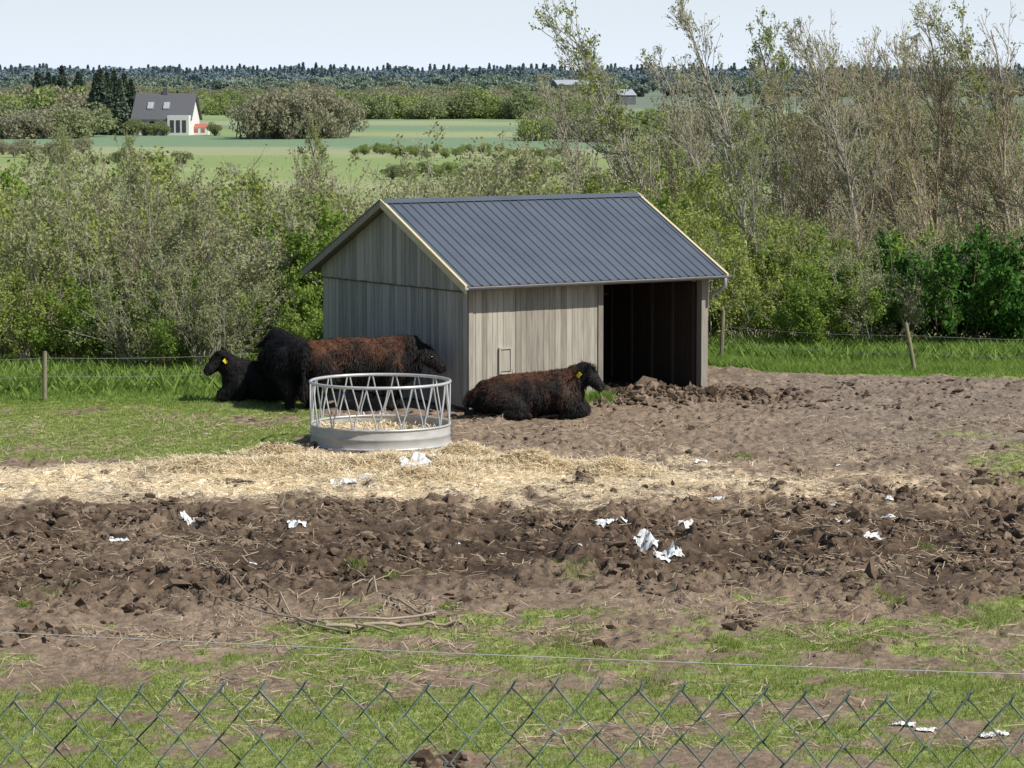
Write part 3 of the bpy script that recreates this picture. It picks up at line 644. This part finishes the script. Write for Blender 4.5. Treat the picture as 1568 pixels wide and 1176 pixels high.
def bush(name,seed,H,W,ns,n1,n2,nl,ls,mb,ml,up=.05,minr=.006,r0=.03,sp=None,t0=.15):
    r=np.random.default_rng(seed);g=Geo()
    a=r.random(ns)*2*np.pi;rad=np.sqrt(r.random(ns))*W*.22
    S=np.stack([np.cos(a)*rad,np.sin(a)*rad,np.full(ns,-.05)],1);tl=r.uniform(.05,.75,ns)*W/H
    D=nrm(np.stack([np.cos(a)*tl,np.sin(a)*tl,np.ones(ns)],1));L=H*r.uniform(.65,1.05,ns);R=np.full(ns,r0)*r.uniform(.5,1.1,ns)
    P0=grow(S,D,L,7,.10,up,r);g.tubes(P0,np.maximum(tap(R,8,.15),minr),5,0,.5)
    S,D,l1,r1=spawn(P0,L,R,n1,t0,1,.75,.38,r,.5);P1=grow(S,D,l1,4,.16,.1,r);g.tubes(P1,np.maximum(tap(r1,5,.3),minr),3,0,.5)
    S,D,l2,r2=spawn(P1,l1,r1,n2,.15,1,.8,.5,r,.6);P2=grow(S,D,l2,2,.2,.08,r);g.tubes(P2,np.maximum(tap(r2,3,.4),minr*.7),3,0,.6)
    if nl: leaves(P2,nl,ls,sp or ls*.8,r,g,1)
    return g.build(name,[mb,ml],True)
B_yel=[bush('b_y%d'%i,100+i,3.2,3.2,16,140,600,10000,.085,M_bark,M_l_yel) for i in range(3)]
B_pal=[bush('b_p%d'%i,110+i,3.4,3.0,18,150,700,7500,.08,M_bark,M_l_pale) for i in range(3)]
B_grn=[bush('b_g%d'%i,120+i,2.4,2.8,16,130,600,11000,.09,M_barkd,M_l_grn) for i in range(2)]
B_bar=[bush('b_b%d'%i,130+i,3.4,2.6,22,200,1000,1800,.07,M_barkt,M_l_pale,.12) for i in range(2)]
B_brn=[bush('b_n%d'%i,135+i,3.0,2.6,22,200,1000,2000,.07,M_barkd,M_l_yel,.12) for i in range(1)]
B_drk=[bush('b_d%d'%i,140+i,2.3,3.6,26,200,900,18000,.115,M_barkd,M_l_dark,.0) for i in range(1)]
B_dk2=[bush('b_dk2',145,2.3,2.6,20,160,700,11000,.11,M_barkd,M_l_grn,.0)]
def hedge(name,items,rng):
    E=empty(name)
    for me,x,y,s in items:
        link(me,'shrub',E,(x,y,float(ter(x,y))-.05),rng.random()*6.28,(s*rng.uniform(.9,1.1),s*rng.uniform(.9,1.1),s*rng.uniform(.88,1.12)))
r=np.random.default_rng(77)
def pick(r,ws):
    ks=[B_yel,B_pal,B_grn,B_bar,B_brn];w=np.array(ws,float);k=ks[r.choice(5,p=w/w.sum())];return k[r.integers(len(k))]
it=[]
for y0,n,ws,s0 in [(57.6,12,(3,2,4,.4,.3),.80),(60.5,11,(4,5,2.5,1.2,.4),.98),(64,10,(4,5,1.5,1.5,.6),1.08),(69,10,(4,5,1,1.5,.6),1.15),(76,9,(5,4,1.5,1,.6),1.2)]:
    xl,xr=-y0*.185,-.8
    for i in range(n):
        x=xl+(xr-xl)*(i+r.random())/n;yy=y0+r.uniform(-1,1)
        if x>-4 and yy<60: yy+=3
        it.append((pick(r,ws),x,yy,s0*r.uniform(.75,1.12)))
hedge('hedgerow',it,r);it=[]
for y0,n,ws,s0 in [(66,7,(4,1,4,.3,.3),.9),(73,8,(5,2,3,.5,.3),1.0),(83,9,(6,2,3,.5,.4),1.2)]:
    for i in range(n):
        x=-1.5+(7.5)*(i+r.random())/n*y0/70;it.append((pick(r,ws),x,y0+r.uniform(-1.5,1.5),s0*r.uniform(.85,1.15)))
hedge('hedgerow',it,r);it=[]
for y0,n,ws,s0 in [(62.5,8,(4,3,3,.8,.3),.82),(67,8,(4,4,1,1.6,.6),.88),(73,7,(4,4,.8,3,1),.9),(81,7,(3,3,.5,3,1),1.0)]:
    for i in range(n):
        x=(3.6+(y0*.18-3.6)*(i+r.random())/n)
        if y0<68 and x>8.0: continue
        it.append((pick(r,ws),x,y0+r.uniform(-1.2,1.2),s0*r.uniform(.75,1.15)))
hedge('hedgerow',it,r)
c=A(1480,540,62.5);link(B_drk[0],'laurel_bush',None,(c[0],62.8,-.05),1,(1,1,1.02));link(B_drk[0],'laurel_bush',None,(c[0]+1.6,63.4,-.05),3,(1,1,1.05))
link(B_drk[0],'laurel_bush',None,(c[0]-.9,64,-.05),5,(.7,.7,.85))
c=A(1320,500,65);link(B_dk2[0],'green_bush',None,(c[0],65,-.1),2,(1.0,1,.95))
T=[tree('t%d'%i,200+i,6.2,.075,(-.12+.04*i,0),30,200,[850,800,850,850][i],[2800,1700,1000,3000][i],.07,[M_bark,M_bark,M_barkt,M_bark][i],[M_l_yel,M_l_pale,M_l_pale,M_l_yel][i],.7,.25,(-.035,0,0),.30,.007) for i in range(4)]
TD=[tree('td%d'%i,210+i,6.2,.085,(-.12+.1*i,0),26,170,750,800,.07,M_barkt,M_l_yel,.75,.2,(-.03,0,0),.32,.007) for i in range(2)]
def ptree(nm,me,px,pytop,Y,rot,r,hh=6.2):
    a=A(px,pytop,Y);z0=float(ter(a[0],Y));s=(a[2]-z0)/hh
    link(me,nm,None,(a[0],Y,z0-.05),rot,(s*.85,s*.85,s))
for px,pt,Y,m in [(1010,25,74,0),(1135,15,69,1),(960,100,78,1),(1190,70,75,3),(1255,60,78,2),(1310,50,73,1),(1365,75,80,2),(1420,40,76,2),(1480,75,82,1),(1530,50,74,2),(1575,25,76,0),(1610,50,72,2),(900,130,80,1),(1040,120,80,2),(1230,100,84,1),(1150,190,66,3),(1085,90,72,1),(1340,90,76,2)]:
    ptree('birch_tree',T[m],px+14,pt,Y,r.uniform(-.5,.5),r)
for px,pt,Y,m in [(1270,140,74,0),(1300,120,79,1),(1340,120,78,1),(1395,130,75,0),(1430,105,82,0),(1455,110,79,1),(1500,130,76,1),(1530,125,77,0),(1575,140,73,1),(1440,170,71,0)]:
    ptree('alder_tree',TD[m],px,pt,Y,r.uniform(-.6,.6),r)
for px,pt,Y,m in [(205,225,72,3),(490,210,75,3),(390,260,70,1),(110,225,74,3)]: ptree('sapling_tree',T[m],px,pt,Y,r.uniform(-.6,.6),r)
g=Geo();x,y=scat(40000,4,26,86,125,r);P=np.stack([x,y,ter(x,y)],1);blades(P,r.uniform(.5,1.6,len(x)),r.uniform(.03,.07,len(x)),.25,r,g)
x,y=scat(6000,-13,-3,66,74,r);k=fbm(x,y,2,9)>.55;x,y=x[k],y[k];blades(np.stack([x,y,ter(x,y)],1),r.uniform(.8,2.4,len(x)),r.uniform(.015,.03,len(x)),.15,r,g)
link(g.build('dry_reeds',[M_l_reed],False),'dry_reeds')
def clump(name,seed,H,W,n,s,ml,mb,kind=0):
    r=np.random.default_rng(seed);g=Geo()
    if kind==0:
        nb=26;c=nrm(r.normal(size=(nb,3)))*r.uniform(.3,.85,(nb,1))*np.array([W/2,W/2,H*.42])+np.array([0,0,H*.52])
        i=r.integers(0,nb,n);C=c[i]+nrm(r.normal(size=(n,3)))*(r.uniform(.4,1,(n,1))**.5)*np.array([W*.17,W*.17,H*.15])
        st=np.stack([np.zeros((nb,3)),c*np.array([.5,.5,.7]),c],1);g.tubes(st,[.02*H,.012*H,.004*H],4,0,.5)
        C[:,2]=np.abs(C[:,2])
    else:
        t=r.random(n)**.7;rad=(1-t)*W/2*(.55+.45*np.abs(np.sin(t*34+r.random())))*np.sqrt(r.random(n));a=r.random(n)*6.283
        C=np.stack([np.cos(a)*rad,np.sin(a)*rad,H*(.06+.94*t)-rad*.25],1);g.tubes([[(0,0,0),(0,0,H*.97)]],[.02*H,.003*H],4,0,.5)
    a=nrm(r.normal(size=(n,3)));b=nrm(np.cross(a,r.normal(size=(n,3))));q=(s*r.uniform(.5,1.4,n))[:,None]
    V=np.stack([C-a*q*.5,C+b*q*.3,C+a*q*.5,C-b*q*.3],1).reshape(-1,3)
    tn=np.clip(.25+.6*(C[:,2]/H-.4)+r.random(n)*.4,0,1)
    g.add(V,np.arange(4*n).reshape(-1,4),1,np.repeat(tn,4));return g.build(name,[mb,ml],True)
K_mid=[clump('km%d'%i,300+i,6,8,3200,.42,M_l_mid,M_barkd) for i in range(3)]
K_brn=[clump('kb%d'%i,310+i,6,8,3200,.36,M_l_brn,M_barkd) for i in range(2)]
K_fgn=[clump('kg%d'%i,320+i,6,8,3200,.42,M_l_fgn,M_barkd) for i in range(2)]
K_con=[clump('kc%d'%i,330+i,9,6,2600,.7,M_l_fdk,M_barkd,1) for i in range(2)]
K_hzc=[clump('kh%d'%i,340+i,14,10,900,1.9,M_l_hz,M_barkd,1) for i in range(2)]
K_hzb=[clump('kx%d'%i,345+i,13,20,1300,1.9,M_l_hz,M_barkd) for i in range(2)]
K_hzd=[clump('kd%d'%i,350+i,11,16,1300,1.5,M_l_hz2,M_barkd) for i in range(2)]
def mass(name,rows,r,sink=.2,var=(.72,1.2)):
    E=empty(name)
    for pxa,pxb,Y,n,ks,s0 in rows:
        for i in range(n):
            px=pxa+(pxb-pxa)*(i+r.random())/n;YY=Y*r.uniform(.96,1.04);x=(px-784)/F_PX*YY
            k=ks[r.integers(len(ks))];me=k[r.integers(len(k))];s=s0*r.uniform(*var)
            link(me,'tree_clump',E,(x,YY,float(ter(x,YY))-sink*s),r.random()*6,(s,s,s*r.uniform(.85,1.1)))
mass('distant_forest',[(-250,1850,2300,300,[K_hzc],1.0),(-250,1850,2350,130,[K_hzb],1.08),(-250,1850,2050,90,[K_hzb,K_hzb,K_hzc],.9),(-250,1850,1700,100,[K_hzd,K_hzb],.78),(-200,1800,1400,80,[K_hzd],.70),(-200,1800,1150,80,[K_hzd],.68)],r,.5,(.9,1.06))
mass('distant_woods',[(-60,190,500,26,[K_brn,K_mid,K_fgn],1.45),(-60,150,440,14,[K_brn,K_mid],1.05),(-60,900,980,90,[K_mid,K_brn],1.1),(-60,340,700,26,[K_mid,K_fgn],1.15),(300,900,860,60,[K_mid,K_fgn,K_brn],1.0),(540,900,640,38,[K_mid,K_fgn],1.2),(560,900,760,40,[K_brn,K_mid],1.2),(820,1650,420,60,[K_mid,K_brn,K_fgn],1.0),(1000,1650,250,36,[K_mid,K_fgn],.8),(1150,1650,160,28,[K_mid,K_brn],.55)],r,1.4)
mass('conifer_group',[(150,205,470,9,[K_con],.9),(55,130,520,16,[K_con],.95),(270,285,560,2,[K_con],.6)],r)
mass('field_hedge',[(540,860,330,34,[K_fgn],.20),(600,860,260,26,[K_fgn,K_mid],.22),(-40,130,330,12,[K_brn],.33),(60,300,300,10,[K_mid],.2)],r)
E=empty('willow_thicket')
for i in range(9):
    px=390+ i*17+r.uniform(-6,6);Y=430+r.uniform(-6,6);x=(px-784)/F_PX*Y;s=1.25-.06*abs(i-4)
    link(K_brn[i%2],'willow_crown',E,(x,Y,float(ter(x,Y))-1.2),r.random()*6,(s*.95,s*.95,s*1.25))
# ---------------------------------------------------------------- farmhouse
M_wh=simple('white_render',(.66,.66,.64),(.76,.76,.74),3,.8);M_dr=simple('dark_roof_tile',(.10,.105,.115),(.14,.145,.155),3,.7)  # roof tile tone lifted to carry distance haze in its colour
M_win=simple('window_glass',(.05,.055,.06),(.09,.10,.11),3,.2);M_red=simple('red_paint',(.38,.12,.09),(.45,.16,.12),3,.7);M_gw=simple('skylight',(.35,.38,.42),(.45,.48,.52),3,.2)
def house():
    Y=455;a=A(205,205,Y);z0=float(ter(a[0]+4,Y));E=empty('farmhouse',(a[0],Y,z0),math.radians(-6))
    g=Geo();g.box((0,0,0),(8.4,7,2.5));g.add([(0,0,2.5),(0,7,2.5),(0,3.5,5.9)],[(0,2,1)]);g.add([(8.4,0,2.5),(8.4,7,2.5),(8.4,3.5,5.9)],[(0,1,2)])
    g.box((5.4,-1.6,0),(8.6,-.005,2.9));link(g.build('walls',[M_wh],False),'walls',E)
    g=Geo()
    for s in (0,1):
        ye,yr=(-.4,3.5) if s==0 else (7.4,3.5);ze=2.5-.4*.97
        g.hexa([(-.4,ye,ze),(8.8,ye,ze),(8.8,yr,5.95),(-.4,yr,5.95),(-.4,ye,ze+.18),(8.8,ye,ze+.18),(8.8,yr,6.13),(-.4,yr,6.13)])
    g.box((3.7,3.2,5.6),(4.4,3.8,6.9));link(g.build('roof',[M_dr],False),'roof',E)
    g=Geo()
    for x0,x1,y,zb,zt in ((.8,1.5,-.03,.9,2.0),(2.4,3.1,-.03,.9,2.0),(4.0,4.6,-.03,.9,2.0),(5.8,6.4,-1.63,.4,2.2),(6.7,7.3,-1.63,.4,2.2),(7.6,8.2,-1.63,.4,2.2)): g.box((x0,y,zb),(x1,y+.025,zt))
    link(g.build('windows',[M_win],False),'windows',E)
    g=Geo()
    for x0 in (1.8,4.2):
        g.hexa([(x0,1.0,3.78),(x0+.9,1.0,3.78),(x0+.9,1.9,4.65),(x0,1.9,4.65),(x0,1.0,3.95),(x0+.9,1.0,3.95),(x0+.9,1.9,4.83),(x0,1.9,4.83)])
    link(g.build('skylights',[M_gw],False),'skylights',E)
    E=empty('garden_shrubbery')
    for px,s in ((205,.5),(222,.42),(238,.45),(252,.35),(330,.4)):
        a=A(px,205,450);link(K_mid[0],'tree_clump',E,(a[0],449,float(ter(a[0],449))-.1),px,(s,s,s))
    a=A(292,207,Y+2);E=empty('garden_shed',(a[0],Y+2,float(ter(a[0],Y+2))))
    g=Geo();g.box((0,0,0),(2.6,2.4,1.1));link(g.build('walls',[M_wh],False),'walls',E)
    g=Geo();g.hexa([(-.1,-.1,1.102),(2.7,-.1,1.102),(2.7,2.5,1.102),(-.1,2.5,1.102),(.4,.8,1.6),(2.2,.8,1.6),(2.2,1.7,1.6),(.4,1.7,1.6)]);link(g.build('roof',[M_red],False),'roof',E)
    g=Geo();g.box((.5,-.03,.3),(1.1,-.005,.9));g.box((1.5,-.03,.3),(2.1,-.005,.9));link(g.build('windows',[M_red],False),'windows',E)
    for nm,px,py,Y,w,h in (('barn',962,150,900,5,.8),('barn',880,134,1100,12,1.0)):
        a=A(px,py,Y);E=empty(nm,(a[0]-w/2,Y,a[2]),.3)
        g=Geo();g.box((0,0,-4),(w,8,h));g.add([(0,0,h),(0,8,h),(0,4,h+1.6)],[(0,2,1)]);g.add([(w,0,h),(w,8,h),(w,4,h+1.6)],[(0,1,2)]);link(g.build('walls',[M_dr],False),'walls',E)
        g=Geo();g.add([(-.3,-.3,h),(w+.3,-.3,h),(w+.3,4,h+1.7),(-.3,4,h+1.7),(-.3,8.3,h),(w+.3,8.3,h)],[(0,1,2,3),(3,2,5,4)]);link(g.build('roof',[M_gw],False),'roof',E)
    a=A(383,212,425);E=empty('timber_swing_frame',(a[0],425,float(ter(a[0],425))));g=Geo()
    for x in (-1.6,1.6):
        for y in (-.8,.8): g.tubes([[(x+y*.3,y,0),(x,0,3.0)]],.09,6)
    g.tubes([[(-1.7,0,3),(1.7,0,3)]],.09,6);link(g.build('frame',[M_frame],True),'frame',E)
    E=empty('pasture_fence');g=Geo()
    for i in range(8):
        a=A(22+i*19,222,300);g.tubes([[(a[0],300,float(ter(a[0],300))-.2),(a[0],300,float(ter(a[0],300))+1.1)]],.07,6)
    link(g.build('posts',[M_post],True),'posts',E)
house()
# ---------------------------------------------------------------- light, world, camera
el=math.radians(47);az=np.array([.88,-.47]);az/=np.linalg.norm(az)
ds=Vector((math.cos(el)*az[0],math.cos(el)*az[1],math.sin(el)))
sl=bpy.data.lights.new('sun','SUN');sl.energy=5.0;sl.angle=math.radians(.5);sl.color=(1,.95,.87)
so=bpy.data.objects.new('sun',sl);bpy.context.collection.objects.link(so);so.rotation_euler=ds.to_track_quat('Z','Y').to_euler();so.location=(20,0,30)
w=bpy.data.worlds.new('World');bpy.context.scene.world=w;w.use_nodes=True;nt=w.node_tree
sk=nt.nodes.new('ShaderNodeTexSky');sk.sky_type='NISHITA';sk.sun_disc=False;sk.sun_elevation=el;sk.sun_rotation=math.atan2(az[0],az[1]);sk.air_density=1;sk.dust_density=.6;sk.ozone_density=1
# pale horizon haze blended over the sky by elevation
tc=nt.nodes.new('ShaderNodeTexCoord');sx=nt.nodes.new('ShaderNodeSeparateXYZ');nt.links.new(tc.outputs['Generated'],sx.inputs[0])
mr=nt.nodes.new('ShaderNodeMapRange');mr.inputs['From Min'].default_value=0;mr.inputs['From Max'].default_value=.12;mr.inputs['To Min'].default_value=.95;mr.inputs['To Max'].default_value=0
nt.links.new(sx.outputs['Z'],mr.inputs['Value'])
mx=nt.nodes.new('ShaderNodeMix');mx.data_type='RGBA';nt.links.new(mr.outputs[0],mx.inputs[0]);nt.links.new(sk.outputs[0],mx.inputs[6]);mx.inputs[7].default_value=(9.3,10.4,11.8,1)
nt.links.new(mx.outputs[2],nt.nodes['Background'].inputs[0]);nt.nodes['Background'].inputs[1].default_value=.09
cam=bpy.data.cameras.new('camera');co=bpy.data.objects.new('camera',cam);bpy.context.collection.objects.link(co)
cam.sensor_width=36;cam.lens=36*F_PX/1568;cam.clip_end=20000;cam.clip_start=.1
co.location=(0,0,CAMH);co.rotation_euler=(math.pi/2-PIT,0,0);bpy.context.scene.camera=co
s=bpy.context.scene;s.view_settings.view_transform='Standard';s.view_settings.look='None';s.view_settings.exposure=0
# sanity: the sunlit front wall must see the sun
bpy.context.view_layer.update();dg=bpy.context.evaluated_depsgraph_get();hits=[]
Mw=SH.matrix_world
for lx in (.3,1.3,2.2):
    for lz in (.9,1.3):
        o=Mw@Vector((lx,-.06,lz));h_=s.ray_cast(dg,o,ds)
        if h_[0]: hits.append((h_[4].name,h_[4].parent.name if h_[4].parent else '',tuple(round(c,2) for c in h_[1])))
if hits: raise RuntimeError('SUNBLOCK '+str(hits))
